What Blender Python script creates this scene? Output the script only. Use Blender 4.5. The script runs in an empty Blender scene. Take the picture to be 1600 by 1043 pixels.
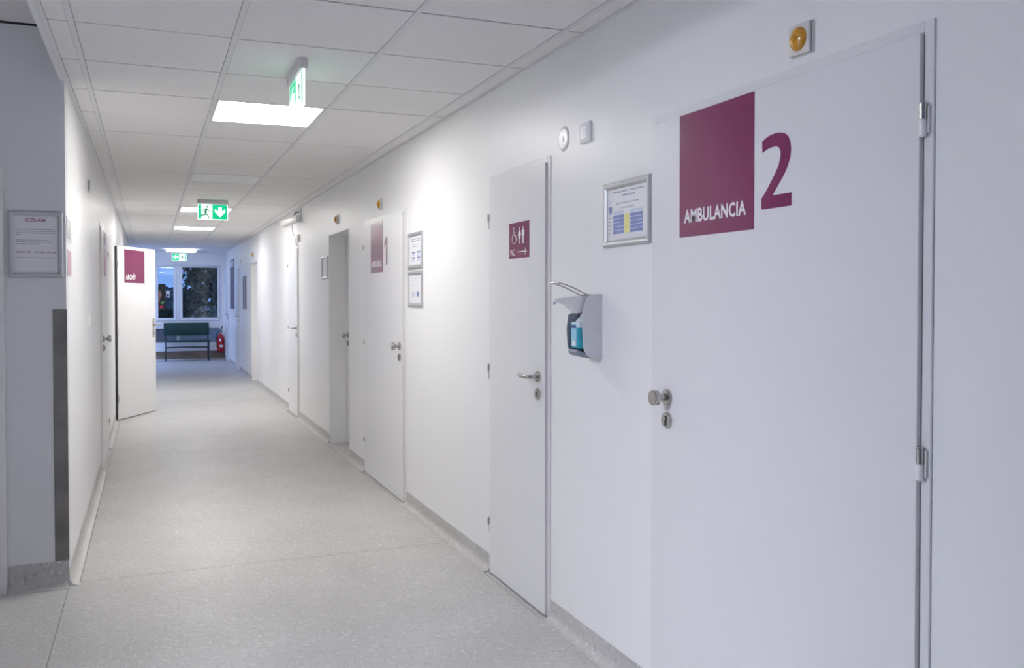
import bpy, bmesh, math, random
from mathutils import Vector, Matrix

random.seed(7)
S = bpy.context.scene
COL = S.collection
PI = math.pi

# ------------------------------------------------------------------ camera
CAM_LOC = Vector((0.2713, -3.8196, 1.4069))
YAW, PITCH = 0.3848, -0.0198
FPX = 1397.4
cam = bpy.data.cameras.new('camera')
cam.sensor_width = 36.0
cam.lens = FPX * 36.0 / 1600.0
cam.shift_y = -27.27 / 1600.0
cam.clip_start = 0.05
cam_o = bpy.data.objects.new('camera', cam)
COL.objects.link(cam_o)
cam_o.location = CAM_LOC
cam_o.rotation_euler = (PI / 2 + PITCH, 0, -YAW)
S.camera = cam_o

# ------------------------------------------------------------------ world: overcast dusk sky, one even blue
SKY_COLOR = (0.24, 0.45, 1.0)
SKY_STRENGTH = 1.0
PANEL_STRENGTH = 30.0
END_PANEL_STRENGTH = 5.0
HALL_FILL_STRENGTH = 104.0  # added fill light, out of view, brightening the near right wall
BAY_FILL_STRENGTH = 26.0  # added blue fill light, out of view, tinting the window bay
w = bpy.data.worlds.new('dusk_sky')
S.world = w
w.use_nodes = True
bg = w.node_tree.nodes['Background']
bg.inputs[0].default_value = (*SKY_COLOR, 1)
bg.inputs[1].default_value = SKY_STRENGTH


def portal(name, loc, rot, sx, sy):
    l = bpy.data.lights.new(name, 'AREA')
    l.shape = 'RECTANGLE'
    l.size, l.size_y = sx, sy
    l.cycles.is_portal = True
    o = bpy.data.objects.new(name, l)
    COL.objects.link(o)
    o.location, o.rotation_euler = loc, rot
    return o


S.view_settings.view_transform = 'Standard'
S.view_settings.look = 'None'
S.view_settings.exposure = 0.0
S.view_settings.gamma = 1.0
S.view_settings.use_curve_mapping = False
S.cycles.max_bounces = 10
S.cycles.diffuse_bounces = 7
S.cycles.glossy_bounces = 4
S.cycles.transparent_max_bounces = 8
S.cycles.sample_clamp_indirect = 6.0
S.cycles.caustics_reflective = False
S.cycles.caustics_refractive = False
S.cycles.use_denoising = True

# ------------------------------------------------------------------ dimensions
XR, XL = 1.895, -0.105          # corridor wall faces
ZC = 2.465                      # corridor ceiling
YC = 1.03                       # corner where the left wall begins
YE = 18.10                      # window wall
YB = -7.0                       # wall behind the camera
YT = 15.0                       # tiled ceiling ends, plaster bay begins
XH = -3.2                       # far side of hall and bay
ZH = 2.72                       # hall ceiling


# ------------------------------------------------------------------ materials
def srgb(r, g, b):
    f = lambda c: (c / 255 / 12.92) if c / 255 <= .04045 else ((c / 255 + .055) / 1.055) ** 2.4
    return (f(r), f(g), f(b))


def mat(name, col, rough=.5, metal=0.0, spec=.5, bump=0, bscale=60, var=0, vscale=3, emit=None, estr=0, coat=0):
    m = bpy.data.materials.new(name)
    m.use_nodes = True
    nt = m.node_tree
    p = nt.nodes['Principled BSDF']
    p.inputs['Base Color'].default_value = (*col, 1)
    p.inputs['Roughness'].default_value = rough
    p.inputs['Metallic'].default_value = metal
    p.inputs['Specular IOR Level'].default_value = spec
    p.inputs['Coat Weight'].default_value = coat
    if emit:
        p.inputs['Emission Color'].default_value = (*emit, 1)
        p.inputs['Emission Strength'].default_value = estr
    if bump or var:
        geo = nt.nodes.new('ShaderNodeNewGeometry')
    if bump:
        n = nt.nodes.new('ShaderNodeTexNoise')
        n.inputs['Scale'].default_value = bscale
        n.inputs['Detail'].default_value = 4
        b = nt.nodes.new('ShaderNodeBump')
        b.inputs['Strength'].default_value = bump
        b.inputs['Distance'].default_value = .004
        nt.links.new(geo.outputs['Position'], n.inputs['Vector'])
        nt.links.new(n.outputs['Fac'], b.inputs['Height'])
        nt.links.new(b.outputs['Normal'], p.inputs['Normal'])
    if var:
        n = nt.nodes.new('ShaderNodeTexNoise')
        n.inputs['Scale'].default_value = vscale
        n.inputs['Detail'].default_value = 6
        r = nt.nodes.new('ShaderNodeValToRGB')
        r.color_ramp.elements[0].position = .3
        r.color_ramp.elements[1].position = .7
        r.color_ramp.elements[0].color = (*[c * (1 - var) for c in col], 1)
        r.color_ramp.elements[1].color = (*[min(1, c * (1 + var * .5)) for c in col], 1)
        nt.links.new(geo.outputs['Position'], n.inputs['Vector'])
        nt.links.new(n.outputs['Fac'], r.inputs['Fac'])
        nt.links.new(r.outputs['Color'], p.inputs['Base Color'])
    return m


def floor_mat():
    m = bpy.data.materials.new('flecked_linoleum')
    m.use_nodes = True
    nt = m.node_tree
    N, L = nt.nodes, nt.links
    p = N['Principled BSDF']
    geo = N.new('ShaderNodeNewGeometry')
    base = N.new('ShaderNodeTexNoise')
    base.inputs['Scale'].default_value = 2.2
    base.inputs['Detail'].default_value = 8
    L.new(geo.outputs['Position'], base.inputs['Vector'])
    br = N.new('ShaderNodeValToRGB')
    br.color_ramp.elements[0].position = .25
    br.color_ramp.elements[1].position = .75
    br.color_ramp.elements[0].color = (.47, .46, .45, 1)
    br.color_ramp.elements[1].color = (.56, .55, .54, 1)
    L.new(base.outputs['Fac'], br.inputs['Fac'])
    col = br.outputs['Color']
    # streaky flecks: light ones and darker ones, in two directions
    specs = [((26, 105, 30), 0.3, .625, .69, (.84, .83, .82), .60), ((100, 28, 30), 3.1, .635, .70, (.82, .81, .81), .55),
             ((30, 125, 30), 7.7, .61, .70, (.28, .265, .255), .50), ((120, 36, 30), 5.2, .62, .71, (.27, .26, .25), .45),
             ((55, 55, 40), 9.4, .52, .66, (.41, .40, .385), .5)]
    for sc, seed, a, b, c, amt in specs:
        mp = N.new('ShaderNodeMapping')
        mp.inputs['Scale'].default_value = sc
        mp.inputs['Location'].default_value = (seed, seed * 2, 0)
        mp.inputs['Rotation'].default_value = (0, 0, seed)
        L.new(geo.outputs['Position'], mp.inputs['Vector'])
        n = N.new('ShaderNodeTexNoise')
        n.inputs['Scale'].default_value = 1.0
        n.inputs['Detail'].default_value = 2
        n.inputs['Distortion'].default_value = .6
        L.new(mp.outputs['Vector'], n.inputs['Vector'])
        r = N.new('ShaderNodeMapRange')
        r.inputs['From Min'].default_value = a
        r.inputs['From Max'].default_value = b
        r.inputs['To Max'].default_value = amt
        L.new(n.outputs['Fac'], r.inputs['Value'])
        mx = N.new('ShaderNodeMix')
        mx.data_type = 'RGBA'
        L.new(r.outputs['Result'], mx.inputs['Factor'])
        L.new(col, mx.inputs['A'])
        mx.inputs['B'].default_value = (*c, 1)
        col = mx.outputs['Result']
    L.new(col, p.inputs['Base Color'])
    p.inputs['Roughness'].default_value = .42
    p.inputs['Specular IOR Level'].default_value = .4
    bn = N.new('ShaderNodeTexNoise')
    bn.inputs['Scale'].default_value = 90
    bp = N.new('ShaderNodeBump')
    bp.inputs['Strength'].default_value = .08
    bp.inputs['Distance'].default_value = .002
    L.new(geo.outputs['Position'], bn.inputs['Vector'])
    L.new(bn.outputs['Fac'], bp.inputs['Height'])
    L.new(bp.outputs['Normal'], p.inputs['Normal'])
    return m


def glass_mat(name, tint=(.93, .96, .97), refl=1.0):
    m = bpy.data.materials.new(name)
    m.use_nodes = True
    nt = m.node_tree
    N, L = nt.nodes, nt.links
    N.remove(N['Principled BSDF'])
    out = N['Material Output']
    t = N.new('ShaderNodeBsdfTransparent')
    t.inputs[0].default_value = (*tint, 1)
    g = N.new('ShaderNodeBsdfGlossy')
    g.inputs['Roughness'].default_value = .02
    fr = N.new('ShaderNodeFresnel')
    fr.inputs['IOR'].default_value = 1.5
    mx = N.new('ShaderNodeMixShader')
    L.new(fr.outputs[0], mx.inputs[0])
    L.new(t.outputs[0], mx.inputs[1])
    L.new(g.outputs[0], mx.inputs[2])
    L.new(mx.outputs[0], out.inputs[0])
    return m


M = {}
M['wall'] = mat('white_wall_paint', (.87, .87, .875), .38, spec=.4, bump=.10, bscale=14, var=.02, vscale=1.2)
M['wall_hall'] = mat('white_hall_paint', (.76, .76, .78), .45, spec=.35, bump=.10, bscale=14, var=.02, vscale=1.2)  # white paint with the hall's shade darkened into its colour
M['door'] = mat('white_door_laminate', (.80, .80, .815), .32, spec=.5, bump=.03, bscale=8)
M['frame'] = mat('white_frame_enamel', (.80, .80, .81), .3, spec=.5, bump=.06, bscale=40)
M['edge'] = mat('grey_leaf_edging', (.74, .71, .70), .4)
M['tile'] = mat('mineral_ceiling_tile', (.88, .87, .865), .9, spec=.1, bump=.5, bscale=260, var=.06, vscale=170)
M['rail'] = mat('white_steel_ceiling_rail', (.76, .76, .77), .45, spec=.4, var=.02, vscale=5)
M['tee'] = mat('grey_cross_tee', (.10, .10, .10), .6, var=.05, vscale=10)  # shadow tone of the tile joints, given as a dark colour
M['void'] = mat('dark_ceiling_void', (.05, .05, .05), .9, var=.1, vscale=3)
M['plaster'] = mat('white_plaster', (.80, .80, .80), .7, spec=.2, bump=.1, bscale=20, var=.02, vscale=2)
M['floor'] = floor_mat()
M['archive'] = mat('grey_archive_paint', (.22, .21, .20), .7, var=.1, vscale=3)  # dark colour stands in for the archive room being unlit
M['screed'] = mat('dark_weld_seam', (.28, .27, .26), .6, var=.1, vscale=20)
M['steel'] = mat('brushed_steel', (.50, .485, .47), .27, metal=1, bump=.03, bscale=200)
M['guard'] = mat('dull_steel_corner_guard', (.27, .25, .23), .5, metal=1, var=.25, vscale=6)
M['dark'] = mat('black_shadow_gap', (.02, .02, .02), .7, var=.1, vscale=10)
M['alu'] = mat('anodised_aluminium', (.56, .57, .59), .45, metal=.7, bump=.03, bscale=150)
M['alu_dark'] = mat('dark_frame_metal', (.20, .20, .22), .4, metal=.6, var=.05, vscale=20)
M['paper'] = mat('white_paper', (.80, .80, .83), .35, spec=.5, var=.01, vscale=30)
M['ink'] = mat('grey_print', (.25, .25, .29), .5, var=.1, vscale=200)
M['ink_navy'] = mat('navy_print', (.10, .11, .26), .5, var=.1, vscale=200)
M['ink_blue'] = mat('blue_table_print', (.20, .26, .52), .5, var=.25, vscale=500)
M['ink_pale'] = mat('pale_blue_print', (.58, .64, .80), .5, var=.15, vscale=400)
M['ink_yellow'] = mat('yellow_print', (.78, .74, .28), .5, var=.1, vscale=300)
M['ink_red'] = mat('dark_red_print', (.30, .06, .09), .5, var=.1, vscale=300)
M['purple'] = mat('glossy_plum_vinyl', (.175, .015, .080), .22, spec=.5, var=.03, vscale=8)
M['white_vinyl'] = mat('white_vinyl', (.86, .84, .86), .35, var=.01, vscale=30)
M['amber'] = mat('amber_lens', (.55, .26, .010), .18, spec=.6, var=.2, vscale=60, coat=.4)
M['lampplate'] = mat('ivory_plastic', (.72, .70, .66), .4, var=.02, vscale=30)
M['plastic'] = mat('white_plastic', (.90, .90, .905), .35, var=.01, vscale=30)
M['grey_plastic'] = mat('silver_grey_plastic', (.76, .76, .79), .38, spec=.5, var=.02, vscale=30)
M['mid_plastic'] = mat('slate_grey_plastic', (.26, .29, .34), .45, var=.05, vscale=30)
M['black'] = mat('black_plastic', (.02, .02, .022), .4, var=.1, vscale=30)
M['bottle'] = mat('frosted_bottle_plastic', (.70, .80, .86), .25, var=.02, vscale=30)
M['liquid'] = mat('blue_disinfectant', (.02, .36, .50), .15, spec=.6, var=.1, vscale=30)
M['label_blue'] = mat('light_blue_label', (.33, .62, .76), .35, var=.1, vscale=80)
M['navy'] = mat('navy_label_band', (.03, .06, .22), .35, var=.1, vscale=80)
M['panel_on'] = mat('lit_led_diffuser', (.9, .9, .9), .5, emit=(1.0, .975, .945), estr=PANEL_STRENGTH, var=.01, vscale=5)
M['hall_lamp'] = mat('lit_cool_lamp_diffuser', (.9, .9, .9), .5, emit=(.84, .87, 1.0), estr=HALL_FILL_STRENGTH, var=.01, vscale=5)
M['bay_lamp'] = mat('lit_blue_white_diffuser', (.9, .9, .9), .5, emit=(.36, .52, 1.0), estr=BAY_FILL_STRENGTH, var=.01, vscale=5)
M['end_panel'] = mat('lit_end_panel_diffuser', (.9, .9, .9), .5, emit=(.92, .96, 1.0), estr=END_PANEL_STRENGTH, var=.01, vscale=5)
M['panel_off'] = mat('unlit_led_diffuser', (.86, .86, .85), .35, var=.01, vscale=5)
M['exit_white'] = mat('backlit_exit_white', (.45, .5, .48), .3, emit=(.86, 1.0, .96), estr=1.5, var=.01, vscale=30)
M['exit_green'] = mat('backlit_exit_green', (.0, .20, .10), .3, emit=(.0, .60, .27), estr=1.0, var=.01, vscale=30)
M['exit_figure'] = mat('dark_exit_figure', (.0, .16, .08), .3, emit=(.0, .16, .07), estr=1.0, var=.01, vscale=30)
M['exit_box'] = mat('grey_exit_housing', (.68, .66, .68), .45, var=.03, vscale=30)
M['green_vinyl'] = mat('dark_green_upholstery', (.010, .055, .050), .45, spec=.4, bump=.08, bscale=120, var=.25, vscale=20)
M['frame_black'] = mat('dark_bench_steel', (.03, .045, .055), .4, metal=.3, var=.1, vscale=30)
M['red'] = mat('red_extinguisher_enamel', (.42, .008, .018), .25, spec=.5, var=.05, vscale=20, coat=.3)
M['brown'] = mat('brown_skirting_panel', (.30, .235, .18), .5, var=.25, vscale=6)
M['pvc'] = mat('white_window_pvc', (.80, .81, .84), .3, var=.01, vscale=20)
M['glass'] = glass_mat('window_glass')
M['poster_black'] = mat('black_poster_print', (.012, .011, .012), .3, var=.2, vscale=20)
M['skin_print'] = mat('poster_skin_print', (.50, .24, .15), .4, var=.3, vscale=30)
M['green_print'] = mat('poster_green_print', (.16, .42, .10), .4, var=.3, vscale=60)
M['red_print'] = mat('poster_red_print', (.60, .05, .09), .4, var=.1, vscale=60)
M['board_purple'] = mat('purple_notice_print', (.10, .055, .10), .4, var=.35, vscale=14)
M['pink_print'] = mat('faded_pink_print', (.62, .36, .42), .35, var=.25, vscale=60)
M['grey_sheet'] = mat('grey_notice_sheet', (.38, .40, .39), .3, var=.3, vscale=14)
M['leaf'] = mat('dark_evergreen_leaf', (.085, .115, .095), .5, var=.5, vscale=5)
M['leaf_pale'] = mat('pale_shrub_leaf', (.20, .26, .22), .5, var=.5, vscale=5)
M['bark'] = mat('dark_bark', (.05, .04, .035), .8, var=.3, vscale=8)
M['parapet'] = mat('grey_concrete', (.34, .33, .36), .8, var=.2, vscale=3)
M['soil'] = mat('dark_garden_soil', (.06, .07, .05), .9, var=.4, vscale=3)
M['cable'] = mat('grey_cable', (.50, .50, .50), .5, var=.02, vscale=30)


# ------------------------------------------------------------------ mesh helpers
class Basis:
    """a wall-mounted frame: x = reader's right, y = up, z = out of the wall"""
    def __init__(self, o, u, v, n):
        self.m = Matrix(((u[0], v[0], n[0], o[0]), (u[1], v[1], n[1], o[1]), (u[2], v[2], n[2], o[2]), (0, 0, 0, 1)))


WORLD = Basis((0, 0, 0), (1, 0, 0), (0, 1, 0), (0, 0, 1))


def on_right(y, z, d=0.0):
    return Basis((XR - d, y, z), (0, -1, 0), (0, 0, 1), (-1, 0, 0))


def on_left(y, z, d=0.0):
    return Basis((XL + d, y, z), (0, 1, 0), (0, 0, 1), (1, 0, 0))


def on_front(x, y, z):
    return Basis((x, y, z), (1, 0, 0), (0, 0, 1), (0, -1, 0))


class B:
    def __init__(self, basis=WORLD):
        self.bm = bmesh.new()
        self.m = basis.m

    def _add(self, vs, fs):
        v = [self.bm.verts.new(self.m @ Vector(p)) for p in vs]
        for f in fs:
            try:
                self.bm.faces.new([v[i] for i in f])
            except ValueError:
                pass
        return v

    def box(self, x0, x1, y0, y1, z0, z1, bev=0, seg=2):
        vs = [(x, y, z) for z in (z0, z1) for y in (y0, y1) for x in (x0, x1)]
        fs = [(0, 2, 3, 1), (4, 5, 7, 6), (0, 1, 5, 4), (2, 6, 7, 3), (0, 4, 6, 2), (1, 3, 7, 5)]
        v = self._add(vs, fs)
        if bev:
            es = {e for a in v for e in a.link_edges}
            bmesh.ops.bevel(self.bm, geom=list(es), offset=bev, segments=seg, affect='EDGES', profile=.5)
        return self

    def prism(self, pts, z0, z1):
        n = len(pts)
        vs = [(x, y, z0) for x, y in pts] + [(x, y, z1) for x, y in pts]
        fs = [tuple(range(n - 1, -1, -1)), tuple(range(n, 2 * n))]
        fs += [(i, (i + 1) % n, n + (i + 1) % n, n + i) for i in range(n)]
        self._add(vs, fs)
        return self

    def rect(self, x0, x1, y0, y1, z0, z1):
        return self.box(x0, x1, y0, y1, z0, z1)

    def disc(self, cx, cy, r, z0, z1, seg=24, sx=1, sy=1):
        return self.prism([(cx + r * sx * math.cos(2 * PI * i / seg), cy + r * sy * math.sin(2 * PI * i / seg)) for i in range(seg)], z0, z1)

    def stroke(self, pts, wd, z0, z1):
        """flat polyline of width wd, as joined quads with round ends"""
        for (ax, ay), (bx, by) in zip(pts, pts[1:]):
            l = math.hypot(bx - ax, by - ay) or 1e-9
            nx, ny = -(by - ay) / l * wd / 2, (bx - ax) / l * wd / 2
            self.prism([(ax + nx, ay + ny), (ax - nx, ay - ny), (bx - nx, by - ny), (bx + nx, by + ny)], z0, z1)
        for (ax, ay) in pts:
            self.disc(ax, ay, wd / 2, z0, z1, 10)
        return self

    def ring(self, prof, axis='z', c=(0, 0, 0), seg=28, caps=True):
        """lathe: prof = [(radius, along)] about an axis through c"""
        vs, fs = [], []
        for r, h in prof:
            for i in range(seg):
                a = 2 * PI * i / seg
                p, q = r * math.cos(a), r * math.sin(a)
                vs.append({'z': (c[0] + p, c[1] + q, c[2] + h), 'y': (c[0] + q, c[1] + h, c[2] + p), 'x': (c[0] + h, c[1] + p, c[2] + q)}[axis])
        for k in range(len(prof) - 1):
            for i in range(seg):
                j = (i + 1) % seg
                fs.append((k * seg + i, k * seg + j, (k + 1) * seg + j, (k + 1) * seg + i))
        if caps:
            fs.append(tuple(range(seg - 1, -1, -1)))
            fs.append(tuple((len(prof) - 1) * seg + i for i in range(seg)))
        self._add(vs, fs)
        return self

    def tube(self, pts, r, seg=10, closed=False):
        P = [Vector(p) for p in pts]
        n = len(P)
        vs, fs = [], []
        up = None
        for i in range(n):
            t = (P[min(i + 1, n - 1)] - P[max(i - 1, 0)]).normalized()
            if up is None:
                up = Vector((0, 0, 1)) if abs(t.z) < .9 else Vector((1, 0, 0))
            a = t.cross(up).normalized()
            b = a.cross(t).normalized()
            up = b
            for k in range(seg):
                q = 2 * PI * k / seg
                vs.append(P[i] + a * r * math.cos(q) + b * r * math.sin(q))
        for i in range(n - 1):
            for k in range(seg):
                j = (k + 1) % seg
                fs.append((i * seg + k, i * seg + j, (i + 1) * seg + j, (i + 1) * seg + k))
        fs.append(tuple(range(seg - 1, -1, -1)))
        fs.append(tuple((n - 1) * seg + k for k in range(seg)))
        self._add(vs, fs)
        return self

    def build(self, name, m, parent=None, angle=32, origin=None):
        bm = self.bm
        bmesh.ops.recalc_face_normals(bm, faces=bm.faces)
        co = [v.co for v in bm.verts]
        if origin is None:
            lo = Vector((min(c.x for c in co), min(c.y for c in co), min(c.z for c in co)))
            hi = Vector((max(c.x for c in co), max(c.y for c in co), max(c.z for c in co)))
            c = (lo + hi) / 2
        else:
            c = Vector(origin)
        bmesh.ops.translate(bm, verts=bm.verts, vec=-c)
        me = bpy.data.meshes.new(name)
        bm.to_mesh(me)
        bm.free()
        me.materials.append(M[m])
        me.shade_smooth()
        me.set_sharp_from_angle(angle=math.radians(angle))
        return link(name, me, c, parent)


WPOS = {}


def link(name, data, c, parent=None):
    o = bpy.data.objects.new(name, data)
    COL.objects.link(o)
    if name == 'small_print': o['kind'] = 'stuff'     # words too small to pick apart
    c = Vector(c)
    WPOS[o.name] = c
    if parent:
        o.parent = parent
        o.location = c - WPOS[parent.name]
    else:
        o.location = c
    return o


def thing(name, loc, label=None, cat=None, group=None, kind=None):
    o = link(name, None, loc)
    o.empty_display_size = .1
    return tag(o, label, cat, group, kind)


def tag(o, label=None, cat=None, group=None, kind=None):
    if label: o['label'] = label
    if cat: o['category'] = cat
    if group: o['group'] = group
    if kind: o['kind'] = kind
    return o


def struct(o, label=None, cat=None):
    return tag(o, label, cat, None, 'structure')


def text(name, s, m, basis, x0, x1, y0, y1, z0, z1, parent, bold=0.0, shear=0.0):
    """letters stretched to the given box on the wall"""
    cu = bpy.data.curves.new('letters', 'FONT')
    cu.body = s
    cu.size = 1
    cu.offset = bold
    cu.fill_mode = 'BOTH'
    cu.extrude = .5
    cu.resolution_u = 3
    cu.shear = shear
    cu.space_character = 1.0 + bold * 2.2
    o = bpy.data.objects.new('letters', cu)
    COL.objects.link(o)
    dg = bpy.context.evaluated_depsgraph_get()
    ev = o.evaluated_get(dg)
    me = ev.to_mesh()
    vs = [v.co.copy() for v in me.vertices]
    fs = [tuple(p.vertices) for p in me.polygons]
    ev.to_mesh_clear()
    bpy.data.objects.remove(o)
    ax, bx = min(v.x for v in vs), max(v.x for v in vs)
    ay, by = min(v.y for v in vs), max(v.y for v in vs)
    b = B(basis)
    b._add([(x0 + (v.x - ax) / (bx - ax) * (x1 - x0), y0 + (v.y - ay) / (by - ay) * (y1 - y0), z0 if v.z < 0 else z1) for v in vs], fs)
    return b.build(name, m, parent)


# ------------------------------------------------------------------ the setting: walls
def wall_y(name, x0, x1, y0, y1, z0, z1, openings, m='wall', label=None):
    """a wall running along y; openings = (ya, yb, ztop)"""
    b = B()
    y = y0
    for ya, yb, za, zb in sorted(openings):
        if ya > y: b.box(x0, x1, y, ya, z0, z1)
        if zb < z1: b.box(x0, x1, ya, yb, zb, z1)
        if za > z0: b.box(x0, x1, ya, yb, z0, za)
        y = yb
    if y < y1: b.box(x0, x1, y, y1, z0, z1)
    return struct(b.build(name, m))


def wall_x(name, y0, y1, x0, x1, z0, z1, openings, m='wall'):
    b = B()
    x = x0
    for xa, xb, za, zb in sorted(openings):
        if xa > x: b.box(x, xa, y0, y1, z0, z1)
        if zb < z1: b.box(xa, xb, y0, y1, zb, z1)
        if za > z0: b.box(xa, xb, y0, y1, z0, za)
        x = xb
    if x < x1: b.box(x, x1, y0, y1, z0, z1)
    return struct(b.build(name, m))


ZW = 2.9
NICHE = (4.00, 4.92, 0, 2.02)
NICHE2 = (11.22, 12.12, 0, 2.01)
wall_y('wall_right', XR, XR + .30, YB, YE + .2, 0, ZW, [NICHE, NICHE2])
wall_y('wall_left', XL - .14, XL, YC + .12, YT, 0, ZW, [(7.42, 8.34, 0, 2.01)])
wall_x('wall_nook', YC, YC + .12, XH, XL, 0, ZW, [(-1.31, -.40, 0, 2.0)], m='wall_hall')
wall_y('wall_alcove', -1.50, -1.38, YB, YC, 0, ZW, [(-1.93, -1.13, 0, 2.68)], m='wall_hall')  # added unseen partition: shades the nook, its opening shapes the fill beam
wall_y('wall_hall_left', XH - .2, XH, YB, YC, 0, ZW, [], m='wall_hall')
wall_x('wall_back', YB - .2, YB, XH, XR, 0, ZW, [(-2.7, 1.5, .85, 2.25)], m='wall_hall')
wall_y('wall_bay_left', XH - .2, XH, YT, YE + .2, 0, ZW, [])
wall_x('wall_bay_front', YT - .12, YT, XH, XL - .14, 0, ZW, [])
wall_x('wall_end', YE, YE + .2, XH, XR, 0, ZW, [(-2.9, -.25, .85, 2.2), (.34, 1.835, .30, 2.205)])
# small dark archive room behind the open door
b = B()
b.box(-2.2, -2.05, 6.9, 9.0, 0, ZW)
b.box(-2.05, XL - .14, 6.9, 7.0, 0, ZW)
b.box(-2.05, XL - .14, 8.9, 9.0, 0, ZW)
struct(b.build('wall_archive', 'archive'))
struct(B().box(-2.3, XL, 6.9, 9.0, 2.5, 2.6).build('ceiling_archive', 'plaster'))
# roof over everything
struct(B().box(XH - .3, XR + .4, YB - .3, YE + .3, ZW, ZW + .1).build('ceiling_slab', 'void'))

# ------------------------------------------------------------------ floor: linoleum sheets with welded seams
fl = struct(B().box(XH - .3, XR + .4, YB - .3, YE + .3, -.10, -.003).build('floor', 'screed'))
g = .0018
sheets = [(XL + .045 + g, XR - .04 - g, YC + .06 + g, 9.4 - g), (XL + .045 + g, XR - .04 - g, 9.4 + g, YE),
          (XL + g, XR - .04 - g, YB, YC + .06 - g), (XH, XL - g, YB, YC + .06 - g),
          (XL - .14, XL + .045 - g, YC + .06 + g, YE), (XR - .04 + g, XR + .30, YB, YE),
          (XH, XL - .14 - g, 6.8, YE)]
for x0, x1, y0, y1 in sheets:
    B().box(x0, x1, y0, y1, -.004, 0).build('floor_sheet', 'floor', fl)


def cove(name, basis, length, h=.088, r=.035, flange=.042, t=.003):
    """coved linoleum skirting: runs along local x, rises along y, stands out along z"""
    prof = [(0, h), (t, h), (t, r + t)]
    for i in range(1, 6):
        a = i / 6 * PI / 2
        prof.append((t + r * (1 - math.cos(a)), t + r * (1 - math.sin(a))))
    prof += [(t + r, t), (flange, t * .5), (flange, 0), (0, 0)]
    b = B(basis)
    n = len(prof)
    vs = [(0, y, z) for z, y in prof] + [(length, y, z) for z, y in prof]
    fs = [tuple(range(n)), tuple(range(2 * n - 1, n - 1, -1))] + [(i, n + i, n + (i + 1) % n, (i + 1) % n) for i in range(n)]
    b._add(vs, fs)
    return struct(b.build(name, 'floor'))


for ya, yb in [(YB, -2.33), (-1.115, -.265), (.48, 2.115), (3.365, 4.0), (4.92, 6.825), (7.64, 11.22), (12.12, 14.35), (15.12, 16.92), (17.64, YE)]:
    cove('baseboard_right', on_right(yb, 0), yb - ya)
for ya, yb in [(YC + .002, 4.14), (5.33, 7.38), (8.38, YT)]:
    cove('baseboard_left', on_left(ya, 0), yb - ya)
cove('baseboard_nook', on_front(-.366, YC, 0), .261, h=.128, r=.03)

# ------------------------------------------------------------------ ceiling: mineral tiles on rails
ce = struct(B().box(XL, XR, YB, YT, ZC + .045, ZC + .06).build('ceiling', 'void'))
RW = .022
cols = [(XL + .022, -RW / 2), (RW / 2, .6 - RW / 2), (.6 + RW / 2, 1.2 - RW / 2), (1.2 + RW / 2, 1.8 - RW / 2), (1.8 + RW / 2, XR - .016)]
LIT = {2: 'on', 7: 'off', 12: 'on', 17: 'on', -3: 'off', -8: 'off'}
tile_mesh = {}
gx, gy = .0010, .0060
for ci, (x0, x1) in enumerate(cols):
    for k in range(-11, 25):
        if ci == 2 and k in LIT: continue
        dz = random.uniform(0, .0018)
        c = Vector(((x0 + x1) / 2, k * .6 + .3, ZC + .011 + dz))
        if ci not in tile_mesh:
            o = B().box(x0 + gx, x1 - gx, k * .6 + gy, k * .6 + .6 - gy, ZC + dz, ZC + .022 + dz, bev=.0015, seg=1).build('ceiling_tile', 'tile', ce)
            tile_mesh[ci] = o.data
        else:
            link('ceiling_tile', tile_mesh[ci], c, ce)
for x in (0, .6, 1.2, 1.8):
    b = B()
    b.box(x - RW / 2, x + RW / 2, YB, YT, ZC - .0015, ZC + .003)
    b.box(x - .003, x + .003, YB, YT, ZC + .003, ZC + .0045)
    b.build('ceiling_rail', 'rail', ce)
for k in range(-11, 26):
    B().box(XL + .002, XR - .002, k * .6 - .012, k * .6 + .012, ZC + .005, ZC + .007).build('cross_tee', 'tee', ce)  # dark strips stand in for the shadow lines between tile rows
b = B()   # wall angles
b.box(XL, XL + .022, YB, YT, ZC - .002, ZC + .002)
B().box(XR - .016, XR, YB, YT, ZC - .002, ZC + .002).build('edge_angle', 'rail', ce)
b.build('edge_angle', 'rail', ce)
# upstand where the tiled ceiling meets the higher hall ceiling
struct(B().box(XL - .02, XL, YB, YC, ZC - .004, ZW).build('trim_1', 'frame'))
struct(B().box(XH, XL - .02, YB, YC, ZH, ZH + .02).build('ceiling_hall', 'plaster'))
struct(B().box(-1.38, XL - .02, YC - .004, YC, ZH - .010, ZH).build('trim_3', 'dark'))  # black strip put in as the shadow line below the hall ceiling
# plaster ceiling of the window bay
struct(B().box(XH, XR, YT, YE, ZC, ZC + .02).build('ceiling_bay', 'plaster'))

# ------------------------------------------------------------------ ceiling lights
names = {2: 'large lit square ceiling panel just behind the nearest exit sign',
         7: 'unlit white ceiling panel between the two nearest lit panels',
         12: 'lit ceiling panel partly hidden by the arrow-down exit sign',
         17: 'lit ceiling panel seen below and beyond the arrow-down exit sign',
         -3: 'unlit ceiling panel overhead beside the wide numbered door', -8: 'unlit ceiling panel far behind the viewer'}
for k, st in LIT.items():
    y0 = k * .6
    t = thing('ceiling_light', (.9, y0 + .3, ZC), names[k], 'ceiling light', 'square ceiling panels')
    b = B()
    xa, xb, ya, yb, f = .6 + RW / 2 + .002, 1.2 - RW / 2 - .002, y0 + .004, y0 + .596, .010
    for q in ((xa, xb, ya, ya + f), (xa, xb, yb - f, yb), (xa, xa + f, ya + f, yb - f), (xb - f, xb, ya + f, yb - f)):
        b.box(*q, ZC - .001, ZC + .02)
    b.build('frame', 'rail', t)
    B().box(xa + f, xb - f, ya + f, yb - f, ZC + .002, ZC + .012).build('diffuser', 'panel_on' if st == 'on' else 'panel_off', t)
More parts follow.
